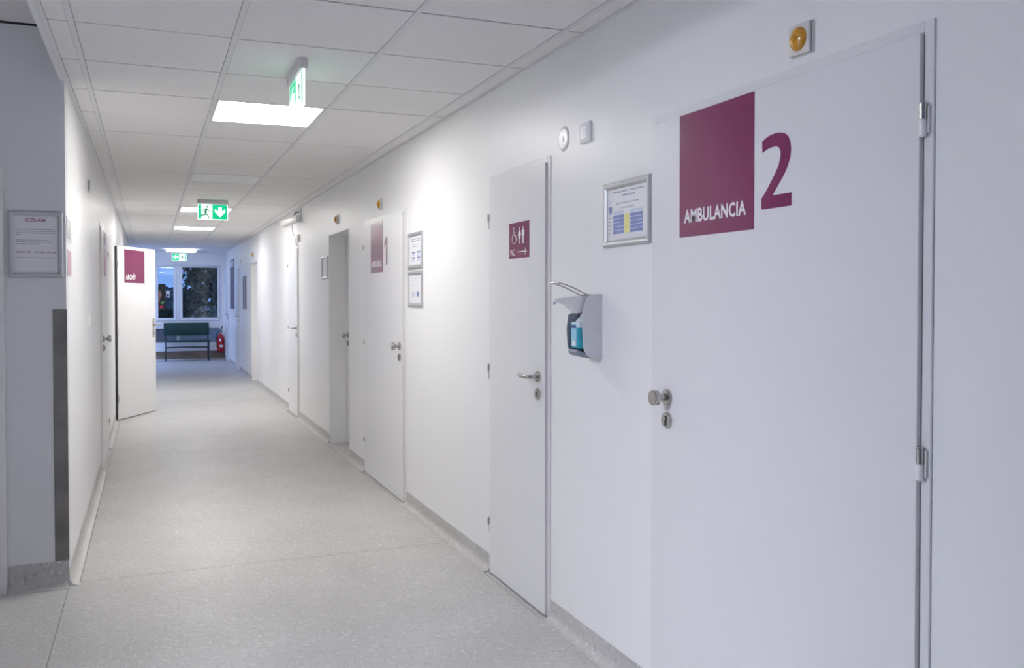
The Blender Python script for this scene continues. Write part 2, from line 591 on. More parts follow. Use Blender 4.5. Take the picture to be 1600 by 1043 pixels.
t = thing('ceiling_light', (.9, 16.5, ZC), 'slim lit surface-mounted panel nearest the end window', 'ceiling light', 'square ceiling panels')
B().box(.6, 1.2, 16.2, 16.8, ZC - .012, ZC - .0005).build('frame', 'rail', t)
B().box(.605, 1.195, 16.205, 16.795, ZC - .055, ZC - .012, bev=.004).build('diffuser', 'end_panel', t)


for nm, x0, x1, y0, y1, z, mt, lb in (('hall_ceiling_lamp', -2.9, -2.3, -2.1, -.9, ZH, 'hall_lamp', 'cool white surface lamp on the ceiling of the side room left of the viewer'),
                                     ('bay_ceiling_lamp', -2.2, -.7, 16.3, 16.9, ZC, 'bay_lamp', 'blue-white surface lamp in the side bay by the end window')):
    t = thing(nm, ((x0 + x1) / 2, (y0 + y1) / 2, z), lb, 'ceiling light')  # both are unseen fill lights, added to brighten wall and bay
    B().box(x0 - .02, x1 + .02, y0 - .02, y1 + .02, z - .03, z - .0005, bev=.004).build('frame', 'rail', t)
    B().box(x0, x1, y0, y1, z - .06, z - .03, bev=.006).build('diffuser', mt, t)

# ------------------------------------------------------------------ doors
def lever(t, bs, u, v, side, d):
    """lever handle on a round rose; side = +1 points to reader's right"""
    h = B(bs).ring([(.026, d), (.026, d + .006), (.024, d + .009)], c=(u, v, 0)).build('handle_rose', 'steel', t)
    pts = [(u, v, d + .005), (u, v, d + .035), (u + side * .004, v, d + .046), (u + side * .014, v, d + .053), (u + side * .03, v, d + .056),
           (u + side * .07, v, d + .056), (u + side * .085, v, d + .053), (u + side * .125, v, d + .040)]
    B(bs).tube(pts, .0095, 14).build('handle_lever', 'steel', h)
    escutcheon(t, bs, u, v - .078, d)


def escutcheon(t, bs, u, v, d):
    e = B(bs).ring([(.026, d), (.026, d + .006), (.024, d + .009)], c=(u, v, 0)).build('lock_escutcheon', 'steel', t)
    b = B(bs)
    b.disc(u, v + .006, .0045, d + .009, d + .0096, 14)
    b.box(u - .003, u + .003, v - .012, v + .006, d + .009, d + .0096)
    b.build('keyhole', 'black', e)


def knob(t, bs, u, v, d):
    h = B(bs).ring([(.027, d), (.027, d + .008), (.024, d + .012)], c=(u, v, 0)).build('handle_rose', 'steel', t)
    B(bs).ring([(.011, d + .008), (.010, d + .030), (.015, d + .036), (.0245, d + .040), (.026, d + .044), (.026, d + .058), (.024, d + .062)],
               c=(u, v, 0), seg=32).build('door_knob', 'steel', h)
    e = B(bs).ring([(.027, d), (.027, d + .008), (.024, d + .011)], c=(u, v - .077, 0)).build('lock_escutcheon', 'steel', t)
    b = B(bs)
    b.disc(u, v - .071, .0088, d + .011, d + .0165, 16)
    b.prism([(u - .005, v - .079), (u + .005, v - .079), (u + .0048, v - .092), (u, v - .0955), (u - .0048, v - .092)], d + .011, d + .0165)
    b.build('lock_cylinder', 'steel', e)


def hinge(t, bs, u, v, d, r=.0085, h=.072):
    k = B(bs).ring([(r * .55, v - h / 2 - .003), (r, v - h / 2), (r, v + .000)], 'y', (u, 0, d), 16).build('hinge', 'plastic', t)
    B(bs).ring([(r, v + .001), (r, v + h / 2), (r * .6, v + h / 2 + .003)], 'y', (u, 0, d), 16).build('hinge_pin', 'steel', k)
    B(bs).box(u - .004, u + .014, v - h / 2 + .006, v + h / 2 - .006, d - .012, d - .004).build('hinge_plate', 'edge', k)


def closed_door(n, label, bs, wd, hinge_side, kind, ht=2.0, lift=.009, hinges=(.25, 1.035, 1.80)):
    """leaf lies over the wall face in a slim steel casing; local u from 0 to wd"""
    t = link('door_%d' % n, None, bs.m @ Vector((wd / 2, 0, 0)))
    t.empty_display_size = .1
    struct(t, label, 'door')
    fw, fd = .026, .006
    b = B(bs)
    b.box(-fw, -.0, 0, ht + fw, 0, fd, bev=.0015, seg=1)
    b.box(wd, wd + fw, 0, ht + fw, 0, fd, bev=.0015, seg=1)
    b.box(0, wd, ht, ht + fw, 0, fd, bev=.0015, seg=1)
    b.build('door_frame', 'frame', t)
    B(bs).box(.001, wd - .001, lift - .001, ht - .001, .0006, .003).build('rebate', 'edge', t)
    leaf = B(bs).box(.003, wd - .003, lift, ht - .003, .003, .017, bev=.0012, seg=1).build('door_leaf', 'door', t)
    e = wd - .004 if hinge_side > 0 else .004
    s = 1 if hinge_side > 0 else -1
    B(bs).box(e - .0003 if s > 0 else e - .0012, e + .0012 if s > 0 else e + .0003, lift + .002, ht - .006, .004, .0158).build('edge_band', 'edge', leaf)
    o = .004 if hinge_side > 0 else wd - .004
    B(bs).box(o - .0012 if s > 0 else o - .0003, o + .0003 if s > 0 else o + .0012, lift + .002, ht - .006, .004, .0158).build('edge_band', 'edge', leaf)
    for v in hinges:
        hinge(t, bs, (wd + .006) if s > 0 else -.006, v, .016)
    hu = .072 if s > 0 else wd - .072
    if kind == 'knob': knob(t, bs, hu if s < 0 else .098, 1.078, .017)
    else: lever(t, bs, hu, 1.06, s, .017)
    return t


closed_door(1, 'wide white door with large plum numeral 2, nearest on the right', on_right(-1.145, 0), 1.15, 1, 'knob', ht=2.005, hinges=(.25, 1.035, 1.808))
closed_door(2, 'narrow white toilet-sign door with lever handle beside the soap dispenser', on_right(.457, 0), .695, -1, 'lever', ht=2.005)
closed_door(3, 'wide white door with plum numeral 1 beyond the toilet-sign door', on_right(3.335, 0), 1.19, -1, 'knob', ht=2.005)
closed_door(4, 'narrow white lever-handle door below the wall camera', on_right(7.61, 0), .745, -1, 'lever')
closed_door(5, 'grey-edged white door between the plum poster and the dark notice board', on_right(15.09, 0), .70, -1, 'lever')
closed_door(6, 'last white door on the right wall beside the fire extinguisher', on_right(17.61, 0), .66, -1, 'lever', ht=1.97)
closed_door(7, 'white knob door on the left wall before the open archive door', on_left(4.17, 0), 1.13, 1, 'knob')
closed_door(8, 'white door in the shaded wall at the far left edge', on_front(-1.31, YC + .052, 0), .91, -1, 'lever', ht=1.98)


# casing of the hall door: stands proud of the nook wall
b = B(on_front(0, YC, 0))
b.box(-.430, -.368, 0, 2.028, 0, .035, bev=.004)
b.box(-1.342, -1.280, 0, 2.028, 0, .035, bev=.004)
b.box(-1.280, -.430, 1.965, 2.028, 0, .035, bev=.004)
struct(b.build('trim_2', 'frame'))


def niche_door(n, ya, yb, label, depth=.165, top=2.02):
    bs = on_right(yb, 0, -depth)
    wd = yb - ya
    t = link('door_%d' % n, None, bs.m @ Vector((wd / 2, 0, 0)))
    struct(t, label, 'door')
    B(bs).box(0, wd, 0, top, -.10, -.04).build('backing', 'door', t)
    b = B(bs)
    b.box(0, .035, 0, top, -.04, .012, bev=.002, seg=1)
    b.box(wd - .035, wd, 0, top, -.04, .012, bev=.002, seg=1)
    b.box(.035, wd - .035, top - .035, top, -.04, .012, bev=.002, seg=1)
    b.build('door_frame', 'frame', t)
    B(bs).box(.039, wd - .039, .008, top - .039, -.038, .004, bev=.0015, seg=1).build('door_leaf', 'door', t)
    B(bs).box(.0355, .0385, .008, top - .039, -.038, -.002).build('shadow_gap', 'dark', t)
    knob(t, bs, .115, 1.055, .004)
    # slim white casing bead around the mouth of the recess
    m = on_right(yb, 0)
    b = B(m)
    b.box(-.012, 0, 0, top + .012, 0, .004)
    b.box(wd, wd + .012, 0, top + .012, 0, .004)
    b.box(0, wd, top, top + .012, 0, .004)
    b.build('casing_bead', 'frame', t)
    return t


niche_door(9, NICHE[0], NICHE[1], 'white door set back in the deep recess beyond numeral 1', top=2.02)
niche_door(10, NICHE2[0], NICHE2[1], 'recessed white door farther down, beyond the wall camera', top=2.01)

# open archive door
HX, HY = XL + .028, 7.41
EX, EY = .338, 8.26
dl = math.hypot(EX - HX, EY - HY)
ux, uy = (EX - HX) / dl, (EY - HY) / dl
ab = Basis((HX, HY, 0), (ux, uy, 0), (0, 0, 1), (uy, -ux, 0))
t = link('door_11', None, (HX, HY, 0))
struct(t, 'white archive door standing open into the corridor on the left', 'door')
leaf = B(ab).box(.012, dl, .012, 2.02, -.038, 0, bev=.0015, seg=1).build('door_leaf', 'door', t)
B(ab).box(-.010, .0115, .02, 2.01, -.034, -.003).build('rubber_seal', 'black', leaf)  # black strip along the hinge edge of the leaf
b = B(ab)
b.box(.012, dl, 1.985, 1.9875, 0, .0006)
b.box(dl - .042, dl - .0395, .012, 1.985, 0, .0006)
b.build('lipping_joint', 'edge', leaf)
for v in (.25, 1.03, 1.80):
    B(ab).ring([(.008, v - .04), (.008, v + .04)], 'y', (.0, 0, .004), 14).build('hinge', 'steel', t)
pl = B(ab).box(dl - .082, dl - .044, .93, 1.16, 0, .008, bev=.003).build('handle_plate', 'steel', t)
B(ab).tube([(dl - .062, 1.085, .006), (dl - .062, 1.085, .045), (dl - .055, 1.085, .052), (dl - .02, 1.085, .052), (dl + .045, 1.083, .046)], .008, 12).build('handle_lever', 'steel', pl)
B(ab).box(dl - .066, dl - .058, .965, .99, .008, .009).build('keyhole', 'black', pl)
b = B(on_left(7.42, 0))
b.box(-.035, 0, 0, 2.045, 0, .006, bev=.001, seg=1)
b.box(.92, .955, 0, 2.045, 0, .006, bev=.001, seg=1)
b.box(0, .92, 2.01, 2.045, 0, .006, bev=.001, seg=1)
b.build('door_frame', 'frame', t)


# ------------------------------------------------------------------ door signs
def sign_panel(t, bs, x0, x1, y0, y1, d):
    return B(bs).box(x0, x1, y0, y1, d, d + .0010).build('sign_panel', 'purple', t)


LEAF = .017
# AMBULANCIA 2
bs = on_right(0, 0, LEAF)
t = thing('door_sign', (XR - LEAF, -1.58, 1.60), 'plum square reading AMBULANCIA beside a large numeral 2', 'sign', 'plum door signs')
pn = sign_panel(t, bs, 1.312, 1.700, 1.606, 2.000, 0)
text('lettering', 'AMBULANCIA', 'white_vinyl', bs, 1.340, 1.664, 1.650, 1.694, .001, .0016, pn, bold=.028)
two = [(-1.736, 1.850), (-1.752, 1.857), (-1.772, 1.8625), (-1.795, 1.8645), (-1.817, 1.8625), (-1.834, 1.857), (-1.847, 1.847), (-1.855, 1.833), (-1.8585, 1.812), (-1.856, 1.791), (-1.846, 1.768), (-1.829, 1.744), (-1.805, 1.719), (-1.781, 1.694),
       (-1.861, 1.694), (-1.861, 1.659), (-1.734, 1.659), (-1.734, 1.689), (-1.758, 1.713), (-1.787, 1.746), (-1.807, 1.773), (-1.815, 1.794), (-1.816, 1.810), (-1.811, 1.821), (-1.799, 1.8275), (-1.780, 1.828), (-1.757, 1.825), (-1.737, 1.818)]
B(bs).prism([(-y, z) for y, z in two], 0, .0010).build('numeral', 'purple', t)
# AMBULANCIA 1
t = thing('door_sign', (XR - LEAF, 2.8, 1.60), 'plum square reading AMBULANCIA beside a slim numeral 1', 'sign', 'plum door signs')
pn = sign_panel(t, bs, -3.088, -2.700, 1.606, 1.992, 0)
text('lettering', 'AMBULANCIA', 'white_vinyl', bs, -3.062, -2.738, 1.650, 1.694, .001, .0016, pn, bold=.028)
one = [(-.0, .128), (-.0, .165), (.050, .203), (.088, .203), (.088, 0), (.045, 0), (.045, .158)]
B(bs).prism([(-2.652 + x, 1.656 + y) for x, y in one], 0, .0010).build('numeral', 'purple', t)
# sign on the left wall door
lbs = on_left(0, 0, LEAF)
t = thing('door_sign', (XL + LEAF, 4.75, 1.60), 'plum door sign seen edge-on above the left wall knob door', 'sign', 'plum door signs')
sign_panel(t, lbs, 4.50, 4.89, 1.600, 1.985, 0)
# ARCHIV
t = thing('door_sign', ab.m @ Vector((.36, 1.6, 0)), 'plum sign reading ARCHÍV on the open door', 'sign', 'plum door signs')
b0, b1 = .19, .635
pn = B(ab).box(.170, .660, 1.595, 1.985, .0008, .0018).build('sign_panel', 'purple', t)
text('lettering', 'ARCHÍV', 'white_vinyl', ab, .205, .440, 1.632, 1.712, .0018, .0024, pn, bold=.022)

# toilet sign with pictograms
t = thing('toilet_sign', (XR - LEAF, .06, 1.60), 'small plum WC sign with white figures and an arrow', 'sign')
pn = sign_panel(t, bs, -.181, .064, 1.598, 1.766, 0)
z0, z1 = .001, .0016
b = B(bs)     # wheelchair user
b.disc(-.121, 1.7395, .0058, z0, z1, 16)
b.stroke([(-.121, 1.730), (-.120, 1.708), (-.100, 1.707), (-.090, 1.682), (-.081, 1.686)], .0058, z0, z1)
b.stroke([(-.121, 1.720), (-.104, 1.720)], .0042, z0, z1)
b.stroke([(-.118 + .0255 * math.cos(a), 1.690 + .0225 * math.sin(a)) for a in [math.radians(q) for q in range(125, 345, 20)]], .0050, z0, z1)
b.build('wheelchair_figure', 'white_vinyl', pn)
b = B(bs)     # woman
b.disc(-.052, 1.737, .0060, z0, z1, 16)
b.prism([(-.060, 1.7285), (-.044, 1.7285), (-.034, 1.704), (-.038, 1.702), (-.045, 1.716), (-.038, 1.690), (-.045, 1.690), (-.045, 1.665), (-.0508, 1.665), (-.0508, 1.690), (-.0532, 1.690), (-.0532, 1.665), (-.059, 1.665), (-.059, 1.690), (-.066, 1.690), (-.059, 1.716), (-.066, 1.702), (-.070, 1.704)], z0, z1)
b.build('woman_figure', 'white_vinyl', pn)
b = B(bs)     # man
b.disc(-.008, 1.737, .0060, z0, z1, 16)
b.prism([(-.021, 1.7285), (.005, 1.7285), (.008, 1.725), (.008, 1.700), (.0035, 1.700), (.0035, 1.720), (.0020, 1.720), (.0020, 1.664), (-.0066, 1.664), (-.0066, 1.697), (-.0094, 1.697), (-.0094, 1.664), (-.018, 1.664), (-.018, 1.720), (-.0195, 1.720), (-.0195, 1.700), (-.024, 1.700), (-.024, 1.725)], z0, z1)
b.build('man_figure', 'white_vinyl', pn)
text('lettering', 'WC', 'white_vinyl', bs, -.170, -.108, 1.612, 1.642, z0, z1, pn, bold=.0)
b = B(bs)
b.stroke([(-.080, 1.627), (.033, 1.627)], .0042, z0, z1)
b.stroke([(.012, 1.642), (.034, 1.627), (.012, 1.612)], .0042, z0, z1)
b.build('arrow', 'white_vinyl', pn)


# ------------------------------------------------------------------ snap frames with notices
def snap_frame(bs, wd, ht, name, loc, label, group, m='alu', pw=.026, dep=.013, cat='notice'):
    t = thing(name, loc, label, cat, group)
    prof = [(0, 0), (0, .006), (.004, .011), (.010, dep), (.017, dep - .001), (.023, .008), (pw, .0045), (pw, 0)]
    hw, hh = wd / 2, ht / 2
    for side in range(4):
        b = B(bs)
        ring = []
        for e in (-1, 1):
            for off, d in prof:
                if side == 0: p = (e * (hw - off), hh - off, d)
                elif side == 1: p = (hw - off, -e * (hh - off), d)
                elif side == 2: p = (-e * (hw - off), -(hh - off), d)
                else: p = (-(hw - off), e * (hh - off), d)
                ring.append(p)
        n = len(prof)
        fs = [(i, (i + 1) % n, n + (i + 1) % n, n + i) for i in range(n)] + [tuple(range(n)), tuple(range(2 * n - 1, n - 1, -1))]
        b._add(ring, fs)
        b.build('frame_profile', m, t, angle=25)
    pp = B(bs).box(-hw + pw - .002, hw - pw + .002, -hh + pw - .002, hh - pw + .002, .0005, .0030).build('paper', 'paper', t)
    return t, pp


def dash_lines(bs, x0, x1, ys, h, rnd, z=.003, words=True):
    b = B(bs)
    for y in ys:
        x = x0
        end = x1 if not isinstance(y, tuple) else x0 + (x1 - x0) * y[1]
        yy = y if not isinstance(y, tuple) else y[0]
        while x < end - .004:
            l = min(end - x, rnd.uniform(.006, .022))
            b.box(x, x + l, yy - h / 2, yy + h / 2, z, z + .0003)
            x += l + .0026
    return b


R = random.Random(3)
# timetable frame beside the dispenser
fb = on_right(-.935, 1.722)
t, pp = snap_frame(fb, .344, .242, 'notice_frame', (XR, -.935, 1.60), 'silver framed surgery timetable with blue table between dispenser and numeral 2 door', 'silver snap frames')
text('heading', 'PNEUMOLOGICKÁ - FTIZEOLOGICKÁ', 'ink_navy', fb, -.100, .124, .0790, .0865, .003, .0033, pp, bold=.012)
text('heading', 'AMBULANCIA', 'ink_navy', fb, -.038, .064, .0635, .0705, .003, .0033, pp, bold=.012)
dash_lines(fb, -.078, .095, [.0395], .0030, R).build('small_print', 'ink', pp)
dash_lines(fb, -.042, .056, [.0215], .0026, R).build('small_print', 'ink', pp)
dash_lines(fb, -.045, .045, [-.0905], .0020, R).build('small_print', 'ink_pale', pp)
dash_lines(fb, -.137, -.112, [-.012, -.026, -.040, -.054, -.068], .0020, R).build('small_print', 'ink', pp)
B(fb).prism([(-.133, .032), (-.133, .012), (-.122, -.001), (-.111, .012), (-.111, .032)], .003, .0033).build('crest', 'ink_blue', pp)
B(fb).prism([(-.126, .055), (-.126, .038), (-.118, .038), (-.118, .055), (-.122, .060)], .003, .0033).build('crest', 'ink_pale', pp)
for k in range(5):
    y = -.0035 - k * .0142
    for x0, x1 in ((-.100, -.058), (-.057, -.019), (.028, .069), (.070, .117)):
        B(fb).box(x0, x1, y - .0125, y, .003, .0033).build('table_cell', 'ink_blue', pp)
B(fb).box(-.100, -.019, .000, .011, .003, .0033).build('table_header', 'ink_pale', pp)
B(fb).box(.028, .117, .000, .011, .003, .0033).build('table_header', 'ink_pale', pp)
B(fb).box(-.015, .022, -.0735, -.003, .003, .0033).build('table_column', 'ink_yellow', pp)

# two frames beside the numeral 1 door
fb = on_right(1.875, 1.724)
t, pp = snap_frame(fb, .340, .240, 'notice_frame', (XR, 1.875, 1.60), 'upper of the two silver frames stacked beside the numeral 1 door', 'silver snap frames')
dash_lines(fb, -.090, .110, [.075, .062], .0045, R).build('small_print', 'ink_navy', pp)
dash_lines(fb, -.070, .080, [.040, .025], .0026, R).build('small_print', 'ink', pp)
for k in range(4):
    for x0, x1 in ((-.080, -.010), (.035, .110)):
        B(fb).box(x0, x1, -.006 - k * .018 - .012, -.006 - k * .018, .003, .0033).build('table_cell', 'ink_pale' if k % 2 else 'ink_blue', pp)
fb = on_right(1.877, 1.472)
t, pp = snap_frame(fb, .340, .236, 'notice_frame', (XR, 1.877, 1.35), 'lower of the two silver frames stacked beside the numeral 1 door', 'silver snap frames')
dash_lines(fb, -.100, .110, [.070, (.058, .7)], .0040, R).build('small_print', 'ink_pale', pp)
dash_lines(fb, -.100, .100, [.030, .018, (.006, .6)], .0022, R).build('small_print', 'ink_pale', pp)
B(fb).box(-.075, -.020, -.050, -.020, .003, .0033).build('printed_block', 'ink_pale', pp)
B(fb).box(.030, .085, -.050, -.016, .003, .0033).build('printed_block', 'ink_blue', pp)
# frame past the recess
fb = on_right(5.142, 1.717)
t, pp = snap_frame(fb, .335, .230, 'notice_frame', (XR, 5.142, 1.60), 'silver framed sheet on the wall just past the deep door recess', 'silver snap frames', pw=.022)
dash_lines(fb, -.10, .10, [.05, .03, .01, -.01, (-.03, .6)], .003, R).build('small_print', 'ink_pale', pp)
# OZNAM
fb = on_front(-.2335, YC, 1.668)
t, pp = snap_frame(fb, .236, .318, 'notice_frame', (-.2335, YC, 1.51), 'grey framed notice headed OZNAM on the shaded wall', 'silver snap frames', pw=.022)
text('heading', 'OZNAM', 'ink_red', fb, -.043, .040, .108, .124, .003, .0033, pp, bold=.014)
dash_lines(fb, -.084, .084, [.072, .063, .0545, (.046, .13)], .0028, R).build('small_print', 'ink', pp)
dash_lines(fb, -.084, .078, [(.020, .85), .011, (.002, .62)], .0028, R).build('small_print', 'ink', pp)
text('price_line', 'CENA ZA 1 KS. JE 1,50 eur', 'ink_red', fb, -.084, .088, -.044, -.033, .003, .0033, pp, bold=.010)
dash_lines(fb, -.084, .086, [-.064], .0026, R).build('small_print', 'ink', pp)
# dark framed board far down
fb = on_right(13.23, 1.518)
t, pp = snap_frame(fb, .46, .605, 'notice_frame', (XR, 13.23, 1.21), 'dark framed board beside the grey-edged far door', 'dark boards', m='alu_dark', pw=.03, dep=.02)
B(fb).box(-.19, .19, -.26, .26, .003, .0036).build('printed_sheet', 'mid_plastic', pp)
# tall plum poster
t = thing('wall_poster', (XR, 15.97, 1.2), 'tall dark plum information poster with pale heading on the far right wall', 'poster')
fb = on_right(15.97, 1.715)
pp = B(fb).box(-.465, .465, -.515, .515, 0, .012, bev=.002, seg=1).build('backing_board', 'board_purple', t)
B(fb).box(-.43, .43, .36, .49, .012, .0128).build('heading_band', 'ink_pale', pp)
dash_lines(fb, -.40, .38, [.28, .20, .12, (.04, .7), -.06, -.14, (-.22, .8), -.32, -.40], .022, R, z=.012).build('small_print', 'ink', pp)
# two notices near the corner of the left wall, seen edge-on
t = thing('wall_notice', (XL, 1.19, 1.69), 'grey plastic notice holder edge-on beside the wall corner, upper one', 'notice', 'edge-on corner notices')
B(on_left(1.19, 1.752)).box(-.125, .125, -.062, .062, 0, .004, bev=.001, seg=1).build('backing_plate', 'grey_plastic', t)
B(on_left(1.19, 1.752)).box(-.11, .11, -.05, .05, .004, .0046).build('printed_sheet', 'grey_sheet', t)
t = thing('wall_notice', (XL, 1.19, 1.52), 'pink lettered notice edge-on beside the wall corner, lower one', 'notice', 'edge-on corner notices')
B(on_left(1.19, 1.586)).box(-.110, .110, -.066, .066, 0, .004, bev=.001, seg=1).build('backing_plate', 'paper', t)
B(on_left(1.19, 1.586)).box(-.10, .10, -.060, .060, .004, .0046).build('printed_sheet', 'pink_print', t)
# grey plate over the left door sign is a small holder on the leaf top
t = thing('wall_plate', (XL, 2.80, 2.12), 'small white plate high on the left wall', 'wall plate')
B(on_left(2.80, 2.16)).box(-.04, .04, -.04, .04, 0, .012, bev=.002).build('cover', 'lampplate', t)
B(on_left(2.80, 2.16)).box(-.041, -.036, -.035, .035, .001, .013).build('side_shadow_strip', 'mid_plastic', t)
t = thing('light_switch', (XL, 2.75, 1.22), 'flat white light switch on the left wall', 'light switch')
B(on_left(2.75, 1.265)).box(-.04, .04, -.04, .04, 0, .008, bev=.002).build('cover', 'plastic', t)
B(on_left(2.75, 1.265)).box(-.028, .028, -.028, .028, .008, .012, bev=.001, seg=1).build('rocker', 'plastic', t)


# ------------------------------------------------------------------ amber call lamps above doors
def call_lamp(bs, loc, label, s=1.0):
    t = thing('call_lamp', loc, label, 'call lamp', 'amber call lamps')
    pt = B(bs).box(-.043 * s, .043 * s, -.043 * s, .043 * s, 0, .007, bev=.0015).build('base_plate', 'lampplate', t)
    B(bs).box(-.041 * s, .041 * s, -.041 * s, .041 * s, .009, .017, bev=.003).build('cover_plate', 'lampplate', pt)
    B(bs).box(-.039 * s, .039 * s, -.039 * s, .039 * s, .006, .010).build('shadow_joint', 'mid_plastic', pt)
    B(bs).ring([(.031, .016), (.0315, .019), (.029, .024), (.024, .028), (.017, .031), (.008, .033), (.001, .0332)], c=(0, 0, 0), seg=28).build('lens', 'amber', t)
    B(bs).ring([(.010, .028), (.0095, .0345), (.006, .0355)], c=(.0, 0, 0), seg=16).build('lens_button', 'amber', t)
    return t


call_lamp(on_right(-1.885, 2.098), (XR, -1.885, 2.05), 'amber round call lamp above the wide numeral 2 door')
call_lamp(on_right(2.811, 2.118), (XR, 2.811, 2.07), 'amber round call lamp above the numeral 1 door')
call_lamp(on_right(4.493, 2.142), (XR, 4.493, 2.10), 'amber round call lamp above the deep door recess')
call_lamp(on_right(11.75, 2.145), (XR, 11.75, 2.10), 'amber round call lamp above the far recessed door')

# ------------------------------------------------------------------ socket and blank cover
t = thing('wall_socket', (XR, -.606, 2.03), 'square white socket with pale insert high on the right wall', 'socket')
sb = on_right(-.606, 2.070)
c = B(sb).box(-.045, .045, -.041, .041, 0, .011, bev=.003).build('cover', 'plastic', t)
B(sb).box(-.024, .024, -.026, .022, .011, .0145, bev=.0015, seg=1).build('insert', 'white_vinyl', t)
B(sb).disc(.002, .002, .0165, .0145, .0150, 24).build('socket_well', 'grey_plastic', t)
B(sb).disc(.006, .010, .004, .0150, .0156, 12).build('earth_pin', 'mid_plastic', t)
t = thing('round_wall_cover', (XR, -.396, 2.02), 'flat round white blanking cover left of the socket', 'wall cover')
B(on_right(-.396, 2.080)).ring([(.052, 0), (.051, .003), (.046, .006), (.040, .0065)], seg=36).build('cover', 'frame', t)
B(on_right(-.396, 2.080)).ring([(.012, .006), (.010, .009)], seg=20).build('centre_screw', 'plastic', t)

# ------------------------------------------------------------------ steel corner guard
gb = B()
gb.box(XL - .060, XL + .0015, YC - .0030, YC, .130, 1.356)
gb.box(XL, XL + .0015, YC, YC + .012, .130, 1.356)
tag(gb.build('corner_guard', 'guard'), 'dull steel corner guard strip below the framed notice', 'corner guard')

# ------------------------------------------------------------------ soap dispenser
# local: x along the wall (reader's right = towards the camera), y up, z out of the wall
db = on_right(-.742, 0)
t = thing('soap_dispenser', (XR, -.70, 1.17), 'grey wall-mounted elbow-lever dispenser between the toilet-sign door and the timetable', 'dispenser')
W0 = -.088   # far side
side = [(.0, 1.175), (.0, 1.425), (.050, 1.423), (.066, 1.408), (.076, 1.385), (.082, 1.350), (.083, 1.290), (.079, 1.215), (.066, 1.190), (.045, 1.177)]


def side_prism(pts, x0, x1, name, m, parent, bev=0):
    b = B(db)
    n = len(pts)
    vs = [(x0, y, z) for z, y in pts] + [(x1, y, z) for z, y in pts]
    fs = [tuple(range(n)), tuple(range(2 * n - 1, n - 1, -1))] + [(i, n + i, n + (i + 1) % n, (i + 1) % n) for i in range(n)]
    b._add(vs, fs)
    if bev:
        bmesh.ops.bevel(b.bm, geom=list(b.bm.edges), offset=bev, segments=2, affect='EDGES')
    return b.build(name, m, parent)


side_prism(side, -.008, 0, 'side_cheek', 'grey_plastic', t, .0015)
far = [(.0, 1.175), (.0, 1.425), (.050, 1.423), (.075, 1.385), (.085, 1.350), (.105, 1.345), (.112, 1.290), (.108, 1.225), (.095, 1.190), (.045, 1.177)]
side_prism(far, W0, W0 + .006, 'side_cheek', 'mid_plastic', t, .0015)
B(db).box(W0 + .006, -.008, 1.176, 1.424, 0, .010).build('back_plate', 'mid_plastic', t)
side_prism([(.010, 1.178), (.010, 1.190), (.066, 1.196), (.104, 1.212), (.108, 1.202), (.095, 1.188), (.045, 1.176)], W0 + .006, -.008, 'bottle_tray', 'mid_plastic', t)
head = [(.012, 1.352), (.012, 1.420), (.080, 1.418), (.118, 1.416), (.165, 1.409), (.1915, 1.403), (.1915, 1.395), (.180, 1.393), (.145, 1.392), (.128, 1.384), (.112, 1.362), (.100, 1.350), (.085, 1.352)]
side_prism(head, -.066, -.022, 'pump_head', 'plastic', t, .003)
B(db).ring([(.004, 1.386), (.004, 1.396)], 'y', (-.044, 0, .184), 12).build('spout_tip', 'mid_plastic', t)
path = [(-.010, 1.405, .040), (-.010, 1.424, .062), (-.010, 1.434, .085), (-.010, 1.450, .120), (-.010, 1.462, .155), (-.012, 1.467, .180), (-.022, 1.4685, .190),
        (-.064, 1.4685, .190), (-.076, 1.467, .180), (-.078, 1.462, .155), (-.078, 1.450, .120), (-.078, 1.434, .085), (-.078, 1.424, .062), (-.078, 1.405, .040)]
B(db).tube(path, .0027, 10).build('elbow_lever', 'steel', t)
# bottle standing in the tray
t = thing('disinfectant_bottle', (XR - .062, -.69, 1.20), 'blue disinfectant bottle standing inside the grey dispenser', 'bottle')
bc = (-.0445, 0, .060)


def rbox(y0, y1, hx, hz, name, m, parent, bev=.008, c=bc):
    return B(db).box(c[0] - hx, c[0] + hx, y0, y1, c[2] - hz, c[2] + hz, bev=bev, seg=3).build(name, m, parent)


rbox(1.213, 1.298, .0335, .0405, 'liquid_body', 'liquid', t)
rbox(1.292, 1.318, .0335, .0405, 'shoulder', 'bottle', t)
B(db).ring([(.033, 1.314), (.026, 1.326), (.013, 1.336), (.012, 1.3485)], 'y', (bc[0], 0, bc[2]), 24).build('neck', 'bottle', t)
lb = B(db).box(bc[0] - .022, bc[0] + .022, 1.222, 1.312, bc[2] + .0395, bc[2] + .0412).build('label', 'label_blue', t)
B(db).box(bc[0] - .020, bc[0] + .020, 1.294, 1.306, bc[2] + .0412, bc[2] + .0418).build('navy_band', 'navy', lb)
B(db).box(bc[0] - .012, bc[0] + .014, 1.225, 1.245, bc[2] + .0412, bc[2] + .0418).build('white_patch', 'paper', lb)


